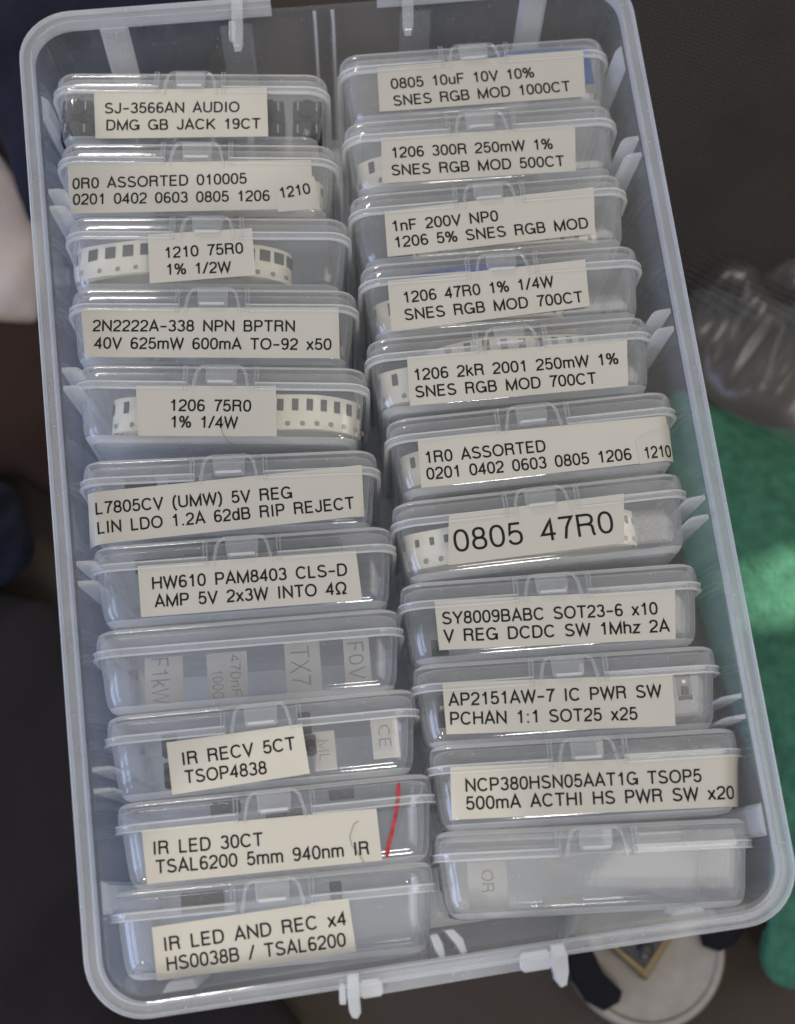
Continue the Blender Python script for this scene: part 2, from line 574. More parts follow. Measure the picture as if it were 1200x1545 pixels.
def flange_mb(gap):
    m = MB()
    prof = [(4.40, .45), (4.38, -.12), (4.46, -.27), (4.62, -.27), (4.74, -.12), (4.95, -.08), (5.6, -.08), (5.78, -.14), (5.86, -.30), (6.02, -.30), (6.1, -.12), (6.08, .5)]
    BEAD = {0, 1, 2, 3, 7, 8, 9, 10}  # flange beads added and whitened to stand in for edge highlights
    if gap:
        rings = []
        for v, i in prof:
            r = ring(v, i)
            k = 4 * 7
            base = [r[j % k] for j in range(0, k)]
            # ring starts at the right end of the front edge: open it in the middle of the front
            rings.append([(7.4, base[0][1], v)] + base + [(-7.4, base[0][1], v)])
        n = len(rings[0])
        # strip lofted round the profile, closed across the profile
        vs, fs = [p for r in rings for p in r], []
        P = len(rings)
        for i in range(P):
            a, b = i, (i + 1) % P
            for j in range(n - 1):
                fs.append((a * n + j, a * n + j + 1, b * n + j + 1, b * n + j))
        fs.append(tuple(i * n for i in range(P)))
        fs.append(tuple(i * n + n - 1 for i in range(P))[::-1])
        m.add(vs, fs)
        m.m = [1 if (q // (n - 1)) in BEAD else 0 for q in range(len(fs))]
    else:
        rings = [ring(v, i) for v, i in prof]
        rings.append(rings[0])
        m.loft(rings, cap0=False, cap1=False)
        n = len(rings[0])
        m.m = [1 if (q // n) in BEAD else 0 for q in range(len(m.f))]
    return m


def body_mb():
    m = MB()
    outer = [(4.1, 1.45), (6.3, 1.15), (13.6, 1.95), (14.9, 2.2), (16.0, 2.6), (16.8, 3.3), (17.2, 4.2), (17.4, 5.6)]
    inner = [(16.4, 5.8), (16.1, 4.6), (15.6, 3.9), (14.6, 3.4), (13.4, 3.05), (6.4, 2.2), (4.1, 2.4)]
    rings = [ring(v, i) for v, i in outer + inner]
    m.loft(rings + [rings[0]], cap0=False, cap1=False)
    n = len(rings[0])
    k = len(outer)
    m.f.append(tuple((k - 1) * n + j for j in range(n))); m.m.append(0)
    m.f.append(tuple(k * n + j for j in range(n))[::-1]); m.m.append(0)
    # the two caps replace the web between the floors
    web = [f for f in m.f if len(f) == 4 and all((k - 1) * n <= i < (k + 1) * n for i in f)]
    keep = [f for f in m.f if f not in web]
    m.f = keep
    m.m = [1 if all(m.v[i][1] > BD - 9 for i in f) else 2 if all(15.9 < m.v[i][2] < 17.3 for i in f) else 0 for f in keep]     # hinge wall whitened for scattered inner light, lower ring for painted glints
    return m


def latch_mb():
    """the arch-shaped tongue round the catch, and the slits at its sides"""
    m = MB()
    half = [(-6.1, 6.5), (-5.75, 4.6), (-5.4, 2.9), (-5.1, 1.9), (-4.5, 1.15), (-3.6, .85)]
    path = [(u, -.12, v) for u, v in half] + [(-u, -.12, v) for u, v in half[::-1]]
    m.sweep(path, 0.34, 0.42, (0, 1, 0), n=8)
    for u in (-8.05, -7.35, 7.35, 8.05):
        m.box((u, 0.25, 3.5), (0.16, 0.60, 2.8), bev=.1)
    return m


def catch_mb():
    m = MB()
    rs = []
    for w, hu, v0, v1 in ((.9, 3.45, .9, 5.1), (-.30, 3.4, .95, 5.0), (-.62, 3.2, 1.15, 4.8), (-.66, 2.9, 1.4, 4.5)):
        rs.append([(-hu, w, v0), (hu, w, v0), (hu - .2, w, v1 - .5), (hu - .65, w, v1), (-hu + .65, w, v1), (-hu + .2, w, v1 - .5)])
    m.loft(rs)
    m.box((0, -.62, 4.55), (2.7, .24, .26), bev=.1, mi=1)  # lower lip whitened to imitate a bright edge highlight
    return m


# photo positions of each lid's top edge (left x, y, right x, y)
BX = {'L1': (83, 104, 492, 106), 'L2': (85, 210, 510, 213), 'L3': (100, 322, 526, 324), 'L4': (102, 430, 540, 432),
      'L5': (112, 545, 556, 550), 'L6': (118, 692, 570, 673), 'L7': (134, 822, 592, 788), 'L8': (139, 950, 602, 913),
      'L9': (154, 1080, 627, 1034), 'L10': (171, 1212, 650, 1163), 'L11': (164, 1345, 652, 1297),
      'R1': (509, 78, 914, 49), 'R2': (517, 180, 927, 151), 'R3': (523, 290, 945, 255), 'R4': (540, 395, 967, 363),
      'R5': (550, 508, 982, 470), 'R6': (576, 630, 1021, 583), 'R7': (586, 756, 1037, 706), 'R8': (600, 878, 1059, 844),
      'R9': (619, 1001, 1089, 969), 'R10': (644, 1123, 1122, 1094), 'R11': (652, 1254, 1141, 1231)}

BOXLAB = {
    'L1': 'clear flip-lid box of black parts, paper label ending in JACK 19CT',
    'L2': 'clear flip-lid box whose paper label reads 0R0 ASSORTED 010005',
    'L3': 'clear flip-lid box with tape coil, paper label 1210 75R0 1% 1/2W',
    'L4': 'clear flip-lid box whose paper label says NPN and ends in x50',
    'L5': 'clear flip-lid box with tape coil, paper label 1206 75R0 1% 1/4W',
    'L6': 'clear flip-lid box whose tilted paper label ends in RIP REJECT',
    'L7': 'clear flip-lid box whose paper label ends in 2x3W INTO 4Ω',
    'L8': 'clear box turned latch side down, no paper label, handwritten slips showing inside',
    'L9': 'clear flip-lid box whose tilted paper label starts IR RECV 5CT',
    'L10': 'clear flip-lid box with red marker stroke, paper label IR LED 30CT',
    'L11': 'clear flip-lid box whose tilted paper label starts IR LED AND REC x4',
    'R1': 'clear flip-lid box with blue film inside, paper label 0805 10uF 10V 10%',
    'R2': 'clear flip-lid box whose paper label starts 1206 300R 250mW',
    'R3': 'clear flip-lid box whose paper label starts 1nF 200V NP0',
    'R4': 'clear flip-lid box whose paper label starts 1206 47R0 1% 1/4W',
    'R5': 'clear flip-lid box with pale tape inside, paper label 1206 2kR 2001',
    'R6': 'clear flip-lid box whose paper label starts 1R0 ASSORTED',
    'R7': 'clear flip-lid box whose paper label reads 0805 47R0 in big type',
    'R8': 'clear flip-lid box whose paper label has SOT23-6 x10 and 1Mhz 2A',
    'R9': 'clear flip-lid box of black carrier tape, paper label ending SOT25 x25',
    'R10': 'clear flip-lid box whose paper label ends in HS PWR SW x20',
    'R11': 'clear latched box without outer label in the case corner, pale slips inside',
}

# labels: corners TL TR BR BL, then (text, baseline start, baseline end, cap height mm)
CAP = 2.55
LB = {
    'L1': [(143, 140), (403, 136), (405, 205), (144, 208), ('SJ-3566AN AUDIO', (159, 172.5), (361.5, 170.5)), ('DMG GB JACK 19CT', (161, 196.5), (394, 194))],
    'L2': [(102, 250), (470, 245), (473, 314), (105, 321), ('0R0 ASSORTED 010005', (110, 286), (372.5, 278.5)), ('0201 0402 0603 0805 1206', (110, 308.5), (407, 303)), ('1210', (424, 300), (469, 293))],
    'L3': [(224, 357), (381, 348), (386, 415), (226, 427), ('1210 75R0', (250, 391), (367.5, 384)), ('1% 1/2W', (252, 415), (349, 411))],
    'L4': [(123, 467), (511, 467), (513, 540), (128, 538), ('2N2222A-338 NPN BPTRN', (141, 501), (445, 501.5)), ('40V 625mW 600mA TO-92 x50', (142.5, 526), (500, 528))],
    'L5': [(206, 584), (417, 585), (418, 658), (209, 657), ('1206 75R0', (257.5, 621), (379, 622)), ('1% 1/4W', (258, 645), (359, 646))],
    'L6': [(132, 745), (546, 704), (550, 778), (132, 822), ('L7805CV (UMW) 5V REG', (145, 776.5), (441, 752.5)), ('LIN LDO 1.2A 62dB RIP REJECT', (147.5, 805), (536, 767.5))],
    'L7': [(209, 856), (537, 832), (547, 905), (213, 931), ('HW610 PAM8403 CLS-D', (231, 890), (524, 869)), ('AMP 5V 2x3W INTO 4\u03a9', (234, 916.5), (524, 896))],
    'L9': [(252, 1121), (456, 1093), (468, 1167), (260, 1199), ('IR RECV 5CT', (277.5, 1155), (447.5, 1131)), ('TSOP4838', (279, 1182.5), (403, 1167.5))],
    'L10': [(215, 1253), (568, 1220), (577, 1298), (222, 1334), ('IR LED 30CT', (233.5, 1290), (398.5, 1276)), ('TSAL6200 5mm 940nm IR', (235, 1318.5), (557.5, 1289))],
    'L11': [(230, 1399), (526, 1355), (538, 1436), (237, 1480), ('IR LED AND REC x4', (250, 1435), (524, 1395)), ('HS0038B / TSAL6200', (253, 1465), (522.5, 1427.5))],
    'R1': [(569, 106), (879, 80), (884, 145), (573, 168), ('0805 10uF 10V 10%', (591, 136), (806, 118.5)), ('SNES RGB MOD 1000CT', (595, 160), (862, 137.5))],
    'R2': [(575, 211), (867, 193), (869, 257), (577, 276), ('1206 300R 250mW 1%', (592, 240), (834, 226)), ('SNES RGB MOD 500CT', (592, 265), (853, 250))],
    'R3': [(580, 322), (895, 286), (898, 352), (585, 387), ('1nF 200V NP0', (593, 351), (752, 335)), ('1206 5% SNES RGB MOD', (597, 374), (888, 344.5))],
    'R4': [(585, 427), (882, 395), (890, 462), (591, 500), ('1206 47R0 1% 1/4W', (610, 458.5), (836, 434)), ('SNES RGB MOD 700CT', (612, 483.5), (881, 456))],
    'R5': [(614, 541), (945, 515), (948, 582), (619, 612), ('1206 2kR 2001 250mW 1%', (626, 575), (933, 550)), ('SNES RGB MOD 700CT', (628, 600), (901.5, 578.5))],
    'R6': [(630, 665), (1004, 629), (1018, 693), (636, 736), ('1R0 ASSORTED', (643, 700), (823.5, 682)), ('0201 0402 0603 0805 1206', (645, 724), (953.5, 693.5)), ('1210', (974, 692.5), (1015, 688))],
    'R7': [(677, 779), (940, 747), (942, 819), (676, 853), ('0805 47R0', (687, 834), (927, 804), 4.75)],
    'R8': [(655, 908), (1017, 891), (1020, 964), (663, 981), ('SY8009BABC SOT23-6 x10', (668, 943), (992, 927.5)), ('V REG DCDC SW 1Mhz 2A', (670, 969), (1011, 953))],
    'R9': [(667, 1032), (1013, 1018), (1020, 1095), (674, 1108), ('AP2151AW-7 IC PWR SW', (677, 1066), (998, 1052)), ('PCHAN 1:1 SOT25 x25', (680, 1094), (962, 1086))],
    'R10': [(679, 1158), (1117, 1138), (1121, 1216), (682, 1237), ('NCP380HSN05AAT1G TSOP5', (703, 1195), (1058, 1180)), ('500mA ACTHI HS PWR SW x20', (704, 1222), (1110, 1205))],
}


class Pose:
    """plan pose of one box: centre of the lid's top front edge and its turn in the plane of the fronts"""
    def __init__(s, k):
        x0, y0, x1, y1 = BX[k]
        a, b = unproj((x0, y0)), unproj((x1, y1))
        s.c = (a + b) / 2
        s.a = math.atan2(b[1] - a[1], b[0] - a[0])
        s.ux = np.array([math.cos(s.a), math.sin(s.a)])
        s.vx = np.array([-math.sin(s.a), math.cos(s.a)])

    def uv(s, px, z=0.9):
        q = unproj(px, z)[:2] - s.c[:2]
        return float(q @ s.ux), float(q @ s.vx)

    def plan(s, u, v, w):
        q = s.c[:2] + s.ux * u + s.vx * v
        return (q[0], q[1], w)

    def base(s):
        return W3((s.c[0], s.c[1], BD))


POSE = {k: Pose(k) for k in BX}

proto = {}


def put(name, key, maker, mat, parent):
    """first call builds the mesh, later calls share it"""
    if key not in proto:
        proto[key] = maker().build(name, mat, None, tf=LOC)
        o = proto[key]
    else:
        o = proto[key].copy()
        COL.objects.link(o)
    o.name = name
    o.parent = parent
    return o


PATCH = {'L2': [(416, 289), (474, 268), (484, 314), (420, 319)], 'R6': [(958, 664), (1008, 640), (1019, 693), (966, 700)]}


def make_patch(k, root):
    """the small strip added at the end of a label"""
    q = [POSE[k].uv(p) for p in PATCH[k]]
    n, vs, fs = 14, [], []
    for lay in (.36, .24):
        for j in range(5):
            for i in range(n + 1):
                s_, t_ = i / n, j / 4
                u, v = [(1 - t_) * ((1 - s_) * q[0][c] + s_ * q[1][c]) + t_ * ((1 - s_) * q[3][c] + s_ * q[2][c]) for c in (0, 1)]
                vs.append((u, label_w(u, v) - lay, v))
    o, m_ = 5 * (n + 1), n + 1
    for j in range(4):
        for i in range(n):
            a = j * m_ + i
            fs += [(a, a + 1, a + m_ + 1, a + m_), (o + a, o + a + m_, o + a + m_ + 1, o + a + 1)]
    bd = list(range(n)) + [j * m_ + n for j in range(4)] + [4 * m_ + i for i in range(n, 0, -1)] + [j * m_ for j in range(4, 0, -1)]
    for i in range(len(bd)):
        a, b = bd[i], bd[(i + 1) % len(bd)]
        fs.append((a, o + a, o + b, b))
    return mesh_obj('label_strip', [LOC(p) for p in vs], fs, MAT['paper'], root)


def make_label(k, root):
    P = POSE[k]
    L = LB[k]
    TL, TR, BR, BL = [P.uv(p) for p in L[:4]]
    nu, nv = 60, 10
    front, back = [], []
    lift = 0.12
    lr = random.Random(k)
    curl = [lr.choice((0, 0, .1, .2)) for _ in range(4)]
    for j in range(nv + 1):
        for i in range(nu + 1):
            s_, t_ = i / nu, j / nv
            u = (1 - t_) * ((1 - s_) * TL[0] + s_ * TR[0]) + t_ * ((1 - s_) * BL[0] + s_ * BR[0])
            v = (1 - t_) * ((1 - s_) * TL[1] + s_ * TR[1]) + t_ * ((1 - s_) * BL[1] + s_ * BR[1])
            w = label_w(u, v) - lift - sum(c * a_ ** 40 * b_ ** 6 for c, a_, b_ in zip(curl, (1 - s_, s_, s_, 1 - s_), (1 - t_, 1 - t_, t_, t_)))
            front.append((u, w - .10, v))
            back.append((u, w, v))
    n = nu + 1
    fs = []
    o = len(front)
    for j in range(nv):
        for i in range(nu):
            a = j * n + i
            fs.append((a, a + 1, a + n + 1, a + n))
            fs.append((o + a, o + a + n, o + a + n + 1, o + a + 1))
    edge = [j * n for j in range(nv + 1)]
    bd = [i for i in range(nu)] + [j * n + nu for j in range(nv)] + [nv * n + i for i in range(nu, 0, -1)] + [j * n for j in range(nv, 0, -1)]
    for i in range(len(bd)):
        a, b = bd[i], bd[(i + 1) % len(bd)]
        fs.append((a, o + a, o + b, b))
    lab = mesh_obj('paper_label', [LOC(p) for p in front + back], fs, MAT['paper'], root)
    mb = MB()
    for it, t in enumerate(L[4:]):
        extra = .16 if it == 2 else 0.0
        txt, p0, p1 = t[:3]
        cap = t[3] if len(t) > 3 else CAP
        a, b = np.array(P.uv(p0)), np.array(P.uv(p1))
        strokes, wdt = text_strokes(txt)
        ex = (b - a) / wdt
        d = (b - a) / np.linalg.norm(b - a)
        ey = np.array([d[1], -d[0]]) * cap
        hwx = 0.077 if len(t) == 3 else 0.056

        def tf(x, y, extra=extra):
            q = a + ex * x + ey * y
            return (q[0], label_w(q[0], q[1]) - lift - .10 - .045 - extra, q[1])
        for st in strokes:
            # subdivide long straight strokes so that they follow the paper
            pts = []
            for p, q in zip(st, st[1:]):
                nsub = max(1, int(math.hypot(q[0] - p[0], q[1] - p[1]) / .25))
                pts += [(p[0] + (q[0] - p[0]) * i / nsub, p[1] + (q[1] - p[1]) * i / nsub) for i in range(nsub)]
            pts.append(st[-1])
            ribbon(pts, hwx, mb, tf)
    mb.build('lettering', MAT['ink'], lab, tf=LOC, smooth=False)
    return lab


BOXES = {}
for k in BX:
    P = POSE[k]
    root = empty('storage_box', P.base(), -P.a)
    tag(root, BOXLAB[k], 'storage box', 'clear boxes stacked in the organizer case')
    BOXES[k] = root
    put('box_body', 'body', body_mb, [MAT['body'], MAT['back'], MAT['painted_glint']], root)
    put('box_lid', 'lid', lid_mb, [MAT['lid'], MAT['painted_glint']], root)
    if k == 'L8':
        put('lid_flange', 'flange_full', lambda: flange_mb(False), [MAT['lid'], MAT['painted_glint']], root)
    else:
        put('lid_flange', 'flange_gap', lambda: flange_mb(True), [MAT['lid'], MAT['painted_glint']], root)
        lt = put('latch', 'latch', latch_mb, MAT['edge'], root)
        put('catch', 'catch', catch_mb, [MAT['edge'], MAT['painted_glint']], lt)
    if k in LB:
        make_label(k, root)
    if k in PATCH:
        make_patch(k, root)

# ------------------------------------------------------------------ organizer case
QUAD = [unproj(p, RIMZ)[:2] for p in ((25.3, 25.1), (944.5, -44.7), (1215.0, 1386.0), (134.0, 1551.0))]


def case_path(ins, R=11.8, n=10):
    """rounded quad inset by ins; corner order TR, BR, BL, TL (clockwise in the photo)"""
    Q = [np.array(q) for q in QUAD]
    C = sum(Q) / 4
    lines = []
    for i in range(4):
        a, b = Q[i], Q[(i + 1) % 4]
        d = (b - a) / np.linalg.norm(b - a)
        nn = np.array([-d[1], d[0]])
        if nn @ (C - a) < 0: nn = -nn
        lines.append((a + nn * ins, d, nn))
    out = []
    r = max(R - ins, 3.0)
    for i in (1, 2, 3, 0):
        la, lb = lines[i - 1], lines[i]
        # corner = intersection of the two inset lines
        M = np.array([la[1], -lb[1]]).T
        s_ = np.linalg.solve(M, lb[0] - la[0])
        c = la[0] + la[1] * s_[0]
        # centre of the fillet
        M2 = np.array([la[2], lb[2]])
        cen = c + np.linalg.solve(M2, np.array([r, r]))
        a0 = math.atan2(*(-la[2])[::-1]); a1 = math.atan2(*(-lb[2])[::-1])
        while a1 < a0: a1 += 2 * math.pi
        for j in range(n + 1):
            t = a0 + (a1 - a0) * j / n
            out.append(cen + r * np.array([math.cos(t), math.sin(t)]))
    return out, lines


CD = 47.0           # case floor depth under the box fronts
croot_p = W3((0, 0, CD + 1.3))
CASE = empty('organizer_case', croot_p)
tag(CASE, 'cloudy white plastic organizer case holding two rows of small clear boxes', 'organizer case')
CL = lambda p: W3(p) - croot_p


def cring(ins, z):
    return [(p[0], p[1], z) for p in case_path(ins)[0]]


m = MB()
prof = [(2.95, RIMZ + .15), (3.3, 0), (6.5, CD - 3), (7.4, CD - .6), (9.0, CD + 0.4), (11, CD + .9)]
prof_i = [(12, CD - .2), (9.8, CD - .6), (8.5, CD - 1.7), (7.7, CD - 3.6), (4.5, 0), (4.1, RIMZ + .15)]
rings = [cring(*q) for q in prof + prof_i]
m.loft(rings + [rings[0]], cap0=False, cap1=False)
n = len(rings[0]); k = len(prof)
web = {f for f in m.f if all((k - 1) * n <= i < (k + 1) * n for i in f)}
m.f = [f for f in m.f if f not in web]
m.f.append(tuple((k - 1) * n + j for j in range(n)))
m.f.append(tuple(k * n + j for j in range(n))[::-1])
m.m = [1 if all(m.v[i][2] > CD - 1.0 for i in f) else 0 for f in m.f]
m.build('case_shell', [MAT['case'], MAT['floor']], CASE, tf=CL)

# rim: open at the top, where the front catch leaves a gap
m = MB()
rp = [(0, RIMZ - .2), (0.10, RIMZ - .75), (.22, RIMZ - .85), (.42, RIMZ - .85), (.55, RIMZ - .7), (.75, RIMZ + .25), (1.0, RIMZ + .35), (2.3, RIMZ + .3), (2.5, RIMZ - .1), (2.68, RIMZ - .2), (2.9, RIMZ - .05), (2.96, RIMZ + .3), (2.9, RIMZ + 3.0), (2.3, RIMZ + 3.0), (2.2, RIMZ + 1.5), (.6, RIMZ + 1.4), (0.05, RIMZ + 1.2)]
rr = []
for ins, z in rp:
    pts, lines = case_path(ins)
    la = lines[0]
    f = lambda x: la[0] + la[1] * ((x - la[0][0]) / la[1][0])
    rr.append([(*f(11.0), z)] + [(p[0], p[1], z) for p in pts] + [(*f(-13.8), z)])
n = len(rr[0])
vs, fs = [p for r in rr for p in r], []
for i in range(len(rr)):
    a, b = i, (i + 1) % len(rr)
    for j in range(n - 1):
        fs.append((a * n + j, a * n + j + 1, b * n + j + 1, b * n + j))
fs.append(tuple(i * n for i in range(len(rr))))
fs.append(tuple(i * n + n - 1 for i in range(len(rr)))[::-1])
m.add(vs, fs)
m.build('case_rim', MAT['rim'], CASE, tf=CL)


def wall_frame(side, pos, ins=4.3):
    """point on the inner wall plus inward and along directions; side 0 top 1 right 2 bottom 3 left"""
    la = case_path(ins)[1][side]
    ax = 0 if side in (0, 2) else 1
    t = (pos - la[0][ax]) / la[1][ax]
    return la[0] + la[1] * t, la[2], la[1]


def wall_rib(name, side, pos, depth, thick, top, bot, mat, ins=4.3):
    """rib standing on the inner wall: free edge at 'depth', slanting at the top"""
    p, nn, dd = wall_frame(side, pos, ins)
    mm = MB()
    def P(i, a, z): q = p + nn * i + dd * a; return (q[0], q[1], z)
    rs = []
    for z, d0, d1 in ((top, -.2, depth * .55), (top + .5, -.2, depth * .85), (top + 2.0, -.15, depth), (bot - 4, 2.2, depth + 2.6), (bot, 3.1, depth + 3.0)):
        rs.append([P(d0, -thick / 2, z), P(d1, -thick / 2 * .7, z), P(d1, thick / 2 * .7, z), P(d0, thick / 2, z)])
    mm.loft(rs)
    return mm.build(name, mat, CASE, tf=CL, smooth=False)


for y in (-64.5, -21.5, 21.5, 63.6):
    for s_ in (1, 3):
        for o in (-2.1, 2.1):
            wall_rib('wall_rib', s_, y + o, 3.6, .95, RIMZ + .6, CD - 1, MAT['rib'])
for y in (-88.0, 86.0):
    for s_ in (1, 3):
        wall_rib('wall_pad', s_, y, 1.3, 6.4, RIMZ + .9, CD - 1, MAT['rib'])
for x in (-50.5, 48.0):
    for s_ in (0, 2):
        wall_rib('wall_pad', s_, x, 1.3, 6.6, RIMZ + .9, CD - 1, MAT['rib'])
for x in (-3.9, 0.3):
    wall_rib('wall_rib', 0, x, 3.4, .9, RIMZ + .6, CD - 1, MAT['rib'])
for x in (-22.5, 20.0):
    wall_rib('wall_pad', 0, x, 1.0, 7.5, RIMZ + 3.4, CD - 1, MAT['case'])


def px_block(name, pts, z0, z1, mat, parent=CASE, bev=.25):
    """prism whose plan outline is given by photo points, between depths z0 and z1"""
    P = [unproj(p, z0)[:2] for p in pts]
    c = sum(P) / len(P)
    mm = MB()
    rs = []
    for z, b in ((z0, bev), (z0 + bev, 0), (z1 - bev, 0), (z1, bev)):
        rs.append([(*(q - (q - c) / np.linalg.norm(q - c) * b), z) for q in P])
    mm.loft(rs)
    return mm.build(name, mat, parent, tf=CL)


def rpx(x, y, hw, hh, a=0.0):
    a = math.radians(a)
    pts = []
    for sx, sy in ((-1, -1), (1, -1), (1, 1), (-1, 1)):
        for t in (0, 1):
            f = .35
            dx, dy = sx * hw, sy * hh
            r = min(hw, hh) * f
            if (sx * sy > 0) ^ (t == 1): dx2, dy2 = dx, dy - sy * r
            else: dx2, dy2 = dx - sx * r, dy
            pts.append((x + dx2 * math.cos(a) - dy2 * math.sin(a), y + dx2 * math.sin(a) + dy2 * math.cos(a)))
    return pts


# hinge side at the foot of the case
px_block('hinge_bar', [(512, 1478), (600, 1465), (700, 1449), (836, 1426), (836, 1456), (700, 1479), (600, 1496), (512, 1510)], RIMZ + 0.9, RIMZ + 2.6, MAT['rim'])
for x, y in ((517, 1500), ):
    px_block('hinge_tab', rpx(x, y, 5, 16, -3), RIMZ - .3, RIMZ + 3, MAT['knob'])
px_block('hinge_block', rpx(560, 1491, 18, 14, -9), RIMZ - .6, RIMZ + 2.8, MAT['knob'])
px_block('hinge_peg', [(524, 1470), (541, 1468), (543, 1500), (545, 1528), (540, 1537), (532, 1536), (527, 1526), (524, 1500)], RIMZ - 1.4, RIMZ + 2, MAT['knob'])
px_block('hinge_block', rpx(809, 1450, 24, 15, -9), RIMZ - .6, RIMZ + 2.8, MAT['knob'])
px_block('hinge_peg', [(832, 1425), (850, 1423), (857, 1440), (859, 1466), (856, 1486), (848, 1490), (838, 1478), (833, 1455)], RIMZ - 1.4, RIMZ + 2, MAT['knob'])
# catch side at the head
for (x, y0, y1) in ((357, -22, 68), (615, -30, 44)):
    px_block('catch_peg', [(x - 9, y0), (x + 9, y0 - 1), (x + 9, y1 - 8), (x + 6, y1), (x - 4, y1 + 1), (x - 7, y1 - 8)], RIMZ - 1.2, RIMZ + 1.4, MAT['rib'])
px_block('catch_nub', rpx(350, 42, 5, 12), RIMZ - .4, RIMZ + 2.2, MAT['rib'])
# curved clips inside the foot wall
for pts in ([(650, 1412), (660, 1409), (669, 1425), (672, 1443), (665, 1446), (656, 1430)], [(671, 1404), (684, 1402), (699, 1416), (705, 1436), (698, 1440), (688, 1424)]):
    px_block('inner_clip', pts, RIMZ + 1.0, RIMZ + 12.0, MAT['knob'])

# ------------------------------------------------------------------ contents
INS = 'parts seen inside the clear boxes'


def in_box(k, name, uvw, label, cat, group=None, rz=0.0):
    P = POSE[k]
    o = empty(name, W3(P.plan(uvw[0], uvw[1], uvw[2])), -P.a + rz)
    tag(o, label, cat, group)
    return o


LV = lambda p: (p[0] * S, -p[1] * S, -p[2] * S)     # (u, v, w) about the thing's own origin
chip_proto = {}


def coil(k, label, u, v, w, a, b, width, turns, chips=(200, 340), pitch=4.0, chip=(1.5, 2.9), wob=0.0, group='coils of resistor tape', tilt=0.0):
    """coil of cream paper tape lying in its box; u, v, w = its centre; a, b = half axes of the outer turn"""
    P = POSE[k]
    lean = 0.12 * (P.c[1] - CAMY) / 292.0          # coils lie tipped against the lid, deeper turns nearer to it
    v = v + 2.4 * (P.c[1] - CAMY) / 292.0
    root = in_box(k, 'component_tape', (u, v, w), label, 'component tape', group)
    mb = MB()
    steps = 72

    def pt(t):
        r = 1 - 0.045 * (t / (2 * math.pi))
        return np.array([a * r * math.cos(t), b * r * math.sin(t)])
    n = int(steps * turns)
    t0 = math.radians(chips[0] - 8)

    def vo(x, z=None): return tilt * x / a + wob * math.sin(x * .25) + (lean * (z + b) if z is not None else 0)
    rings = []
    for i in range(n + 1):
        t = t0 + 2 * math.pi * i / steps
        p = pt(t - t0) * 0 + np.array([a * (1 - .045 * (t - t0) / 6.283) * math.cos(t), b * (1 - .045 * (t - t0) / 6.283) * math.sin(t)])
        nn = np.array([math.cos(t) / a, math.sin(t) / b]); nn /= np.linalg.norm(nn)
        q0, q1 = p, p - nn * .35
        y = vo(p[0], p[1])
        rings.append([(q0[0], y - width / 2, q0[1]), (q0[0], y + width / 2, q0[1]), (q1[0], y + width / 2, q1[1]), (q1[0], y - width / 2, q1[1])])
    mb.loft(rings)
    # sprocket holes along the lower edge, chips in their pockets
    per = 0.0
    t = math.radians(chips[0])
    last = None
    holes = MB()
    while t < math.radians(chips[1]):
        rad = 1 - .045 * (t - t0) / 6.283
        p = np.array([a * rad * math.cos(t), b * rad * math.sin(t)])
        nn = np.array([math.cos(t) / a, math.sin(t) / b]); nn /= np.linalg.norm(nn)
        tg = np.array([-nn[1], nn[0]])
        y = vo(p[0], p[1])
        R = np.array([[tg[0], 0, nn[0]], [0, 1, 0], [tg[1], 0, nn[1]]])
        key = (chip, 'c')
        if key not in chip_proto:
            cm = MB()
            cm.box((0, 0, 0), (chip[0] / 2, chip[1] / 2, .12), bev=.05)
            for sgn in (-1, 1):
                cm.box((0, sgn * (chip[1] / 2 - .22), .03), (chip[0] / 2 + .02, .22, .12), bev=.05, mi=1)
            c = cm.build('resistor', [MAT['chip'], MAT['term']], None, tf=LV, smooth=False)
            chip_proto[key] = c
        else:
            c = chip_proto[key].copy()
            COL.objects.link(c)
        c.name = 'resistor'
        c.parent = root
        q = p + nn * .06
        c.location = LV((q[0], y - width * .20, q[1]))
        c.rotation_euler = (0, math.atan2(tg[1], tg[0]), 0)
        for dt in (0.5,):
            hp = p + tg * pitch * dt + nn * .02
            ringh = []
            hv = [(hp[0] + tg[0] * .62 * math.cos(q_), y + width * .33 + .62 * math.sin(q_), hp[1] + tg[1] * .62 * math.cos(q_)) for q_ in [i * math.pi / 5 for i in range(10)]]
            mb.add(hv, [tuple(range(10))], 1)
        t += pitch / math.hypot(a * math.sin(t), b * math.cos(t))
    mb.build('tape', [MAT['tape'], MAT['hole']], root, tf=LV, angle=50)
    return root


coil('L3', 'cream resistor tape coil behind the 1210 75R0 label', -6.0, 10.2, 11.5, 25.0, 8.5, 8.0, 2.6, (190, 350), 4.0, (2.5, 2.8), .25, tilt=.4)
coil('L5', 'cream resistor tape coil behind the 1206 75R0 label', 3.0, 10.6, 11.5, 28.0, 8.5, 8.0, 3.2, (188, 353), 3.4, (1.4, 2.7), .3)
coil('R7', 'cream resistor tape coil behind the big 0805 47R0 label', -4.0, 10.4, 11.5, 26.0, 8.5, 8.0, 2.4, (190, 352), 3.0, (1.0, 1.7), .2)
coil('R5', 'cream resistor tape coil behind the 1206 2kR label', -4.5, 10.6, 11.0, 25.0, 8.0, 8.0, 2.3, (186, 350), 3.6, (1.4, 2.7), .3)
coil('R5', 'upper tape coil arched under the lid of the 2kR box', 0.5, 5.6, 10.0, 19.0, 7.0, 6.0, 1.5, (195, 345), 4.0, (1.5, 2.4), .3)
coil('R4', 'cream resistor tape coil behind the 1206 47R0 label', -7.0, 11.6, 11.0, 22.0, 8.0, 7.6, 2.2, (186, 350), 4.0, (1.5, 2.9), .3)
coil('R2', 'cream resistor tape coil behind the 1206 300R label', -8.0, 11.8, 11.5, 21.5, 8.0, 7.4, 2.2, (186, 350), 4.0, (1.5, 2.9), .3)
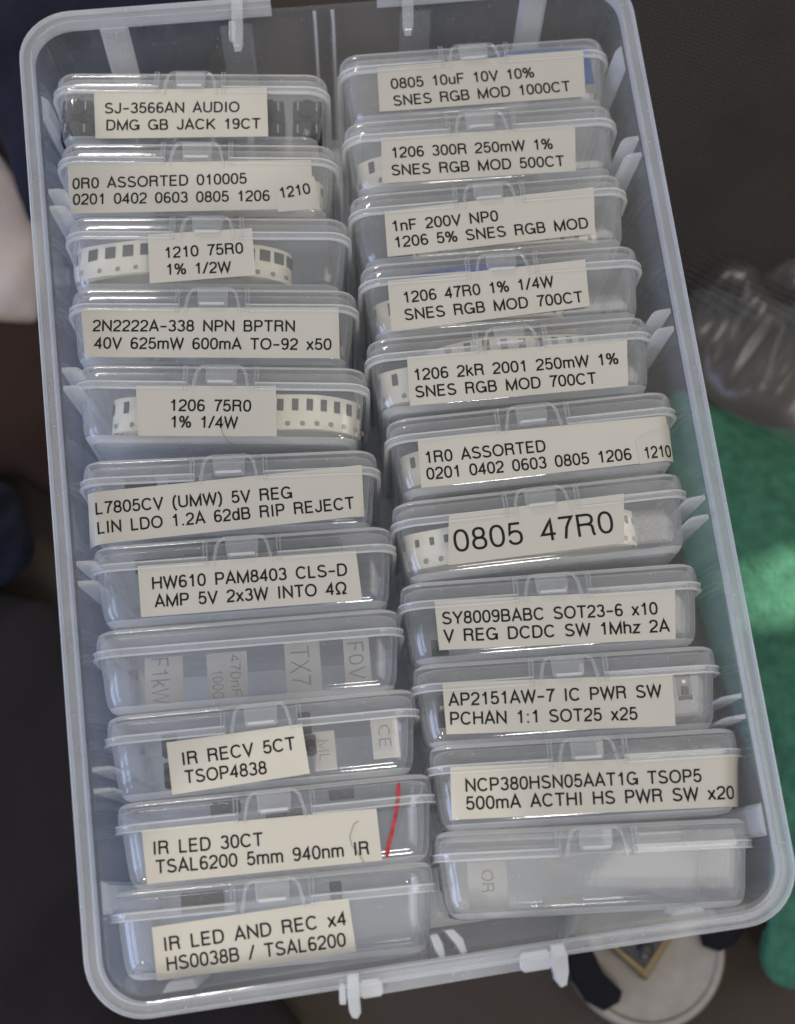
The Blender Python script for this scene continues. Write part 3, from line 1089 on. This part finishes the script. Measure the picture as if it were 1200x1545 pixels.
coil('R3', 'cream capacitor tape coil low behind the 1nF 200V label', 4.0, 12.6, 11.0, 22.0, 7.5, 6.0, 2.0, (186, 350), 4.0, (1.5, 2.4), .3)
coil('R6', 'pale tape coil behind the left end of the 1R0 ASSORTED label', -9.0, 10.8, 11.5, 20.0, 8.0, 7.5, 2.4, (180, 350), 4.0, (1.2, 2.4), .2)
coil('L2', 'pale tape coil behind the right end of the 0R0 ASSORTED label', 8.5, 11.2, 11.5, 20.5, 8.0, 7.4, 2.2, (186, 356), 4.0, (1.0, 2.0), .2)


def sheet(k, name, label, cat, mat, u0, u1, v0, v1, w, bow=2.0, th=.25, group=None, lean=0.0):
    """thin bent sheet standing inside a box, facing its front"""
    uc, vc = (u0 + u1) / 2, (v0 + v1) / 2
    P = POSE[k]
    mb = MB()
    nn = 14
    rs = []
    for i in range(nn + 1):
        s_ = -1 + 2 * i / nn
        u = s_ * (u1 - u0) / 2
        d = bow * s_ * s_
        h = (v1 - v0) / 2
        rs.append([(u, -h - lean * s_ * h, d + .6), (u, h - lean * s_ * h, d - .3), (u, h - lean * s_ * h, d - .3 + th), (u, -h - lean * s_ * h, d + .6 + th)])
    mb.loft(rs)
    o = mb.build(name, mat, None, tf=LV)
    o.location = W3(P.plan(uc, vc, w))
    o.rotation_euler = (0, 0, -P.a)
    tag(o, label, cat, group)
    return o


sheet('R1', 'blue_film', 'blue plastic film sheet under the lid of the 10uF box', 'plastic film', MAT['blue'], 3, 28.5, 0.9, 11, 2.4, 2.0)
sheet('R4', 'blue_film', 'blue plastic film arched under the lid of the 47R0 1/4W box', 'plastic film', MAT['blue'], -20, 10, 1.2, 4.6, 2.6, 3.5)
sheet('R5', 'blue_film', 'small blue film corner past the 2kR label right end', 'plastic film', MAT['blue'], 18, 24.5, 9.6, 13.5, 3.2, .4, lean=.5)


def slip(k, label, u0, u1, v0, v1, w, lines, group='handwritten slips inside boxes', ink='pencil', cap=None):
    """paper slip inside a box with writing running downwards"""
    P = POSE[k]
    uc, vc = (u0 + u1) / 2, (v0 + v1) / 2
    mb = MB()
    mb.box((0, 0, 0), ((u1 - u0) / 2, (v1 - v0) / 2, .1), bev=.03)
    o = mb.build('paper_slip', MAT['slip'], None, tf=LV, smooth=False)
    o.location = W3(P.plan(uc, vc, w))
    o.rotation_euler = (0, 0, -P.a)
    tag(o, label, 'paper slip', group)
    if lines:
        tb = MB()
        for txt, du, dv, c, ln in lines:
            st, wd = text_strokes(txt)
            for s_ in st:
                def tf(x, y):
                    jx = .05 * math.sin(7 * x + 3 * y)
                    return (du + c * (y + jx), dv + ln * x / wd, -.14)
                ribbon(s_, .045, tb, tf)
        tb.build('handwriting', MAT[ink], o, tf=LV, smooth=False)
    return o


slip('L8', 'handwritten slip reading down F1kW at left of the unlabelled box', -22.5, -14.5, 5.2, 15.6, 9.0, [('F1kW', -2.6, -5.0, 3.6, 9.8)])
slip('L8', 'handwritten slip with 470nF and 100C near middle of the unlabelled box', -9.5, -1.0, 5.2, 15.6, 9.4, [('100C', -3.2, -1.6, 2.2, 6.2), ('470nF', 0.6, -4.6, 2.2, 9.0)])
slip('L8', 'handwritten slip reading down rX7 right of middle of the unlabelled box', 7.0, 14.5, 4.4, 15.0, 9.0, [('TX7', -2.6, -4.6, 4.0, 8.6)])
slip('L8', 'handwritten slip ending in V at the right end of the unlabelled box', 19.5, 25.0, 4.2, 14.4, 9.2, [('F0V', -1.9, -4.0, 3.4, 8.0)])
slip('R11', 'slip with letters OR at left of the unlabelled corner box', -25.5, -17.6, 6.2, 15.4, 6.0, [('OR', -1.2, -3.0, 2.4, 4.4)])
slip('R11', 'small slip just under the latch of the unlabelled corner box', -11.5, -3.5, 6.2, 8.4, 3.0, [])
slip('R11', 'small slip low in the unlabelled corner box', -11.0, -3.0, 13.6, 15.6, 3.4, [])
slip('L9', 'slip with letters CE at the right end of the 5CT box', 22.0, 27.5, 5.8, 13.8, 3.0, [('CE', -1.3, -2.8, 2.4, 4.6)])
slip('L9', 'slip with letters ML right of the 5CT label', 10.0, 14.5, 7.0, 15.0, 3.6, [('ML', -1.2, -2.2, 2.2, 4.4)])


def jack(k, u, v, w, label, group):
    r = in_box(k, 'audio_jack', (u, v, w), label, 'audio jack', group)
    b = MB()
    b.box((0, 0, 0), (3.4, 2.6, 5.0), bev=.3)
    b.build('jack_body', MAT['black'], r, tf=LV, smooth=False)
    c = MB()
    c.sweep([(0, 0, -4.9), (0, 0, -6.4)], 2.1, 2.1, (0, 1, 0), 16)
    c.build('barrel', MAT['black'], r, tf=LV)
    for x in (-2.2, 2.2):
        p = MB(); p.box((x, -.3, -5.6), (.18, 1.1, .7), bev=.05)
        p.build('pin', MAT['metal'], r, tf=LV, smooth=False)
    return r


for i in range(7):
    for j in range(2):
        jack('L1', -27 + 9.0 * i, 7.4 + 5.9 * j, 10.2, 'black audio jack among others filling the box labelled JACK 19CT', 'black jacks in the JACK 19CT box')


def small_part(k, name, u, v, w, label, cat, h, legs=True, rz=0, group=None, mat='black', dome=True):
    r = in_box(k, name, (u, v, w), label, cat, group, rz)
    b = MB()
    b.box((0, 0, 0), h, bev=.25)
    if dome:
        b.sweep([(0, 0, -h[2] + .2), (0, 0, -h[2] - .5), (0, 0, -h[2] - .9)], h[1] * .7, h[1] * .7, (0, 1, 0), 12, taper=[1, .9, .4])
    b.build('housing', MAT[mat], r, tf=LV, smooth=False)
    if legs:
        for x in (-1.5, 0, 1.5):
            l = MB(); l.box((x, h[1] + 1.2, .2), (.2, 1.4, .15), bev=.04)
            l.build('lead', MAT['metal'], r, tf=LV, smooth=False)
    return r


GI = 'loose parts inside the infrared boxes'
small_part('L9', 'infrared_receiver', -18.8, 12.8, 4.6, 'black receiver left of the IR RECV label, low', 'infrared receiver', (1.7, 2.6, 1.4), False)
small_part('L9', 'infrared_receiver', -19.2, 6.8, 5.0, 'black receiver left of the IR RECV label, upper', 'infrared receiver', (1.5, 2.3, 1.4), False)
small_part('L9', 'infrared_receiver', 8.5, 4.9, 4.8, 'black receiver right of the IR RECV label, upper', 'infrared receiver', (1.4, 2.2, 1.4), False)
small_part('L9', 'infrared_receiver', 9.3, 9.6, 4.4, 'black receiver right of the IR RECV label, lower', 'infrared receiver', (1.3, 2.0, 1.4), False)
small_part('L10', 'infrared_led', -10.0, 2.9, 4.5, 'dark LED under the lid left of the IR LED 30CT latch', 'LED', (3.0, 1.3, 1.6), False, mat='lens')
small_part('L10', 'infrared_led', 13.5, 2.4, 5.5, 'dark LED under the lid right of the IR LED 30CT latch', 'LED', (2.6, 1.1, 1.6), False, mat='lens')
small_part('L10', 'infrared_led', 2.0, 5.3, 3.5, 'dark LED under the latch of the IR LED 30CT box', 'LED', (4.0, .9, 1.4), False, mat='lens')
small_part('L11', 'infrared_receiver', -14.0, 3.6, 4.2, 'black receiver under the lid of the IR LED AND REC box', 'infrared receiver', (4.2, 1.9, 1.6), False)
small_part('L11', 'infrared_led', 12.3, 4.0, 4.6, 'dark LED right of the latch of the IR LED AND REC box', 'LED', (1.2, 1.8, 1.4), False, mat='lens')

r = in_box('L7', 'amplifier_board', (-1.0, 4.4, 7.0), 'dark green amplifier board under the lid of the INTO 4Ω box', 'circuit board')
b = MB(); b.box((0, 0, 5), (22, 1.5, 8), bev=.15); b.build('board', MAT['pcb'], r, tf=LV, smooth=False)
b = MB(); b.box((6, -1.9, 4), (4, .7, 3), bev=.15); b.build('chip', MAT['black'], r, tf=LV, smooth=False)
b = MB(); b.box((-9, -1.9, 2), (3, .8, 2), bev=.15); b.build('connector', MAT['black'], r, tf=LV, smooth=False)

# transistors in the x50 box: flat black half-rounds in a heap
for i in range(16):
    small_part('L4', 'transistor', -25 + 3.4 * i + random.uniform(-.6, .6), random.uniform(5, 13), random.uniform(9, 14),
               'small black transistor in the heap behind the NPN x50 label', 'transistor', (1.6, 1.9, 1.3), True, random.uniform(-1, 1), 'black transistors in the x50 box', dome=False)
for i in range(5):
    small_part('L6', 'voltage_regulator', -20 + 9.5 * i, 4.5 + .5 * (i % 2), 9.0, 'black voltage regulator under the lid of the REJECT box', 'voltage regulator', (3.4, 2.2, 1.6), False, 0, 'regulators in the REJECT box', dome=False)


def black_tape(k, u0, u1, v0, v1, w, label, pockets):
    r = in_box(k, 'black_component_tape', ((u0 + u1) / 2, (v0 + v1) / 2, w), label, 'component tape')
    b = MB(); b.box((0, 0, 0), ((u1 - u0) / 2, (v1 - v0) / 2, .35), bev=.1)
    b.build('carrier_strip', MAT['black_tape'], r, tf=LV, smooth=False)
    for x, y in pockets:
        c = MB(); c.box((x, y, -.5), (.75, .9, .3), bev=.1)
        c.build('chip', MAT['black'], r, tf=LV, smooth=False)
        d = MB(); d.box((x, y - 1.9, -.36), (.4, .35, .06), bev=.02)
        d.build('sprocket_hole', MAT['term'], r, tf=LV, smooth=False)
    return r


black_tape('R9', -30 + 2.6, -23.2, 6.4, 13.2, 3.2, 'black carrier tape left of the SOT25 x25 label', [(-1.1, 1.2), (1.0, 1.2)])
black_tape('R9', 22.6, 25.6, 5.6, 11.0, 3.0, 'black carrier tape right of the SOT25 x25 label', [(0, .8)])
black_tape('R8', -26.2, -22.6, 12.2, 15.6, 3.6, 'short black carrier tape left of the SOT23-6 label', [(0, .4)])
black_tape('R10', -28.0, -24.5, 6.6, 13.4, 3.3, 'black carrier tape left of the HS PWR SW label', [(-.4, 1.0)])

# red marker stroke on the IR LED 30CT box, drawn on the box itself
P = POSE['L10']
mb = MB()
pts = [P.uv(q) for q in ((601, 1182), (601, 1200), (598, 1225), (592, 1255), (586, 1278), (584, 1293))]
hw = [.34, .44, .40, .42, .46, .42]
vs = []
for (u, v), h in zip(pts, hw):
    vs += [(u - h, front_w(u, v) - .10, v), (u + h, front_w(u, v) - .10, v)]
mb.add(vs, [(2 * i, 2 * i + 1, 2 * i + 3, 2 * i + 2) for i in range(len(pts) - 1)])
o = mb.build('marker_stroke', MAT['red'], BOXES['L10'], tf=LOC)
o['label'] = 'red marker stroke'

# ------------------------------------------------------------------ background, well below the case
GZ = 150.0
gm = MB()
g0, nn = 900, 90
vs, fs = [], []
rng = np.random.RandomState(3)
ph = rng.rand(6) * 6
for j in range(nn + 1):
    for i in range(nn + 1):
        x, y = -g0 + 2 * g0 * i / nn, -g0 + 2 * g0 * j / nn
        z = GZ + 2.5 * math.sin(x * .021 + ph[0] + .8 * math.sin(y * .013)) + 2.5 * math.sin(y * .027 + ph[1] + x * .008)
        vs.append((x, y, z))
for j in range(nn):
    for i in range(nn):
        a = j * (nn + 1) + i
        fs.append((a, a + 1, a + nn + 2, a + nn + 1))
gm.add(vs, fs)
ground = gm.build('ground', MAT['ground'], None, tf=lambda p: W3(p))
ground['kind'] = 'structure'


def pillow(name, px, z, h, mat, label, cat, wob=1.5, freq=.12, seed=1, nr=14, nb=72, centre=None):
    """soft cloth lying on the ground: outline through photo points at depth z, puffed up to h"""
    P = [unproj(p, z)[:2] for p in px]
    # Catmull-Rom closed outline
    out = []
    n = len(P)
    per = nb // n + 1
    for i in range(n):
        p0, p1, p2, p3 = P[i - 1], P[i], P[(i + 1) % n], P[(i + 2) % n]
        for j in range(per):
            t = j / per
            out.append(.5 * (2 * p1 + (p2 - p0) * t + (2 * p0 - 5 * p1 + 4 * p2 - p3) * t * t + (3 * p1 - p0 - 3 * p2 + p3) * t ** 3))
    c = unproj(centre, z)[:2] if centre is not None else sum(out) / len(out)
    base = W3((c[0], c[1], z))
    rg = np.random.RandomState(seed)
    q = rg.rand(8) * 6
    rings = [[(*(o_), z) for o_ in out]]
    for i in range(1, nr + 1):
        s_ = math.cos(math.pi / 2 * i / nr) ** .8 if i < nr else .004
        hh = h * (1 - s_ ** 3) ** .5
        r = []
        for o_ in out:
            p = c + (o_ - c) * s_
            d = wob * (1 - s_ ** 6) * (math.sin(p[0] * freq + q[0] + math.sin(p[1] * freq * .6 + q[1])) + .6 * math.sin(p[1] * freq * 1.5 + q[2] + p[0] * freq * .5) + .3 * math.sin(p[0] * freq * 3.1 + p[1] * freq * 2.3 + q[3]))
            r.append((p[0], p[1], z - hh + d))
        rings.append(r)
    mb = MB()
    mb.loft(rings)
    o = mb.build(name, mat, None, tf=lambda p: W3(p) - base, angle=80)
    o.location = base
    tag(o, label, cat)
    return o


pillow('green_fleece', [(1010, 598), (1062, 608), (1140, 640), (1260, 690), (1330, 1000), (1310, 1380), (1250, 1470), (1190, 1492), (1152, 1462), (1150, 1410), (1178, 1360), (1165, 1250), (1110, 1080), (1050, 900), (1012, 740)],
       138, 13, MAT['green'], 'soft green fleece cloth on the ground right of the case', 'fleece cloth', 2.2, .13, 5, nr=24, nb=120)
pillow('woven_cushion', [(640, -420), (1100, -480), (1700, -300), (1700, 200), (1500, 480), (1260, 500), (1080, 470), (900, 420), (700, 250)],
       140, 26, MAT['woven'], 'dark woven cushion beside the upper right edge of the case', 'cushion', 1.2, .05, 11)
pillow('ground_shade_sheet', [(-200, 930), (40, 900), (140, 980), (240, 1200), (380, 1440), (470, 1600), (350, 1750), (-200, 1750)],  # sheet added over the ground to darken it as shade would
       143, 6, MAT['dark'], 'added dark sheet for the shaded ground below the lower left corner of the case', 'cloth', 1.0, .07, 12)
pillow('navy_garment', [(-140, -90), (70, -110), (330, -60), (300, 120), (150, 200), (60, 330), (30, 300), (-10, 190), (-120, 120)],
       135, 10, MAT['navy'], 'dark navy garment lying under the top left corner of the case', 'garment', 2, .1, 2)
pillow('beige_blanket', [(-200, 150), (-60, 190), (0, 235), (40, 300), (62, 345), (60, 470), (36, 490), (-40, 486), (-180, 500)],
       146, 2.5, MAT['beige'], 'beige blanket edge beside the left side of the case', 'blanket', 1.2, .12, 3)
pillow('brown_cushion', [(-220, 470), (-40, 482), (60, 490), (110, 500), (130, 640), (120, 760), (60, 740), (20, 720), (-80, 745), (-220, 720)],
       142, 6, MAT['brown'], 'brown cloth cushion below the beige blanket at left', 'cushion', .8, .08, 4)
pillow('navy_cloth_bundle', [(-120, 720), (0, 728), (30, 760), (52, 815), (45, 850), (8, 880), (-60, 905), (-140, 850)],
       138, 10, MAT['navy'], 'crumpled navy cloth bundle beside the lower left side of the case', 'cloth', 2.2, .2, 6)
pillow('plastic_bag', [(1040, 450), (1090, 400), (1130, 420), (1180, 395), (1260, 400), (1330, 560), (1260, 690), (1160, 650), (1080, 610), (1040, 540)],
       132, 16, MAT['bag'], 'crumpled smoky plastic bag above the green fleece', 'plastic bag', 2.6, .19, 8, nr=30, nb=150)

# white round gadget under the foot of the case
gc = unproj((978, 1430), 140)
base = W3((gc[0], gc[1], GZ + 3))
GAD = empty('round_gadget', base)
tag(GAD, 'white round gadget with black pads and dark square module below the case', 'gadget')
GT = lambda p: W3(p) - base


def disc(r_prof, c, n=56):
    mb = MB()
    mb.loft([[(c[0] + r * math.cos(2 * math.pi * i / n), c[1] + r * math.sin(2 * math.pi * i / n), z) for i in range(n)] for r, z in r_prof])
    return mb


R0 = 23.5
disc([(R0 * .8, GZ + 3), (R0, GZ), (R0, 143), (R0 - .8, 141.4), (R0 - 2.4, 141.2), (R0 - 3.2, 142.2), (R0 * .5, 141.6), (1, 141.4)], gc).build('disc_body', MAT['white'], GAD, tf=GT)


def pad(px, z0, z1, name, mat):
    P = [unproj(p, z0)[:2] for p in px]
    c = sum(P) / len(P)
    mb = MB()
    mb.loft([[(*(c + (q - c) * k_), z) for q in P] for z, k_ in ((z1, 1), (z0 + .8, 1), (z0, .93))])
    return mb.build(name, mat, GAD, tf=GT)


pad([(862, 1412), (890, 1420), (898, 1440), (912, 1468), (940, 1496), (936, 1512), (912, 1526), (890, 1514), (868, 1480), (858, 1446)], 137, 146, 'black_pad', MAT['rubber'])
pad([(1056, 1396), (1118, 1388), (1124, 1404), (1112, 1424), (1088, 1436), (1066, 1428)], 137, 146, 'black_pad', MAT['rubber'])
pad([(915, 1424), (975, 1395), (1022, 1405), (976, 1480)], 136.5, 146, 'module_frame', MAT['brass'])
pad([(932, 1428), (976, 1402), (1008, 1410), (974, 1462)], 135.6, 140, 'module_face', MAT['black'])
mc = unproj((974, 1434), 135)
disc([(2.6, 138), (2.6, 135.2), (2.2, 134.9), (.5, 134.8)], mc, 32).build('module_button', MAT['black'], GAD, tf=GT)

# dust and hairs on the paper labels
def hair(k, px, label):
    P = POSE[k]
    q = [P.uv(p) for p in px]
    base_p = W3(P.plan(q[0][0], q[0][1], 0))
    mb = MB()
    mb.sweep([(u, label_w(u, v) - .42, v) for u, v in q], .045, .045, (0, 1, 0), 5)
    o = mb.build('hair', MAT['dust'], None, tf=lambda p: W3(P.plan(p[0], p[2], p[1])) - base_p)
    o.location = base_p
    tag(o, label, 'hair')


hair('L5', [(340, 636), (334, 645), (336, 654), (343, 664), (352, 671)], 'fine dark hair at the lower edge of the 1206 75R0 label')
hair('L10', [(541, 1239), (534, 1244), (528, 1262), (531, 1276), (541, 1288), (549, 1301)], 'fine dark hair near the IR end of the IR LED 30CT label')
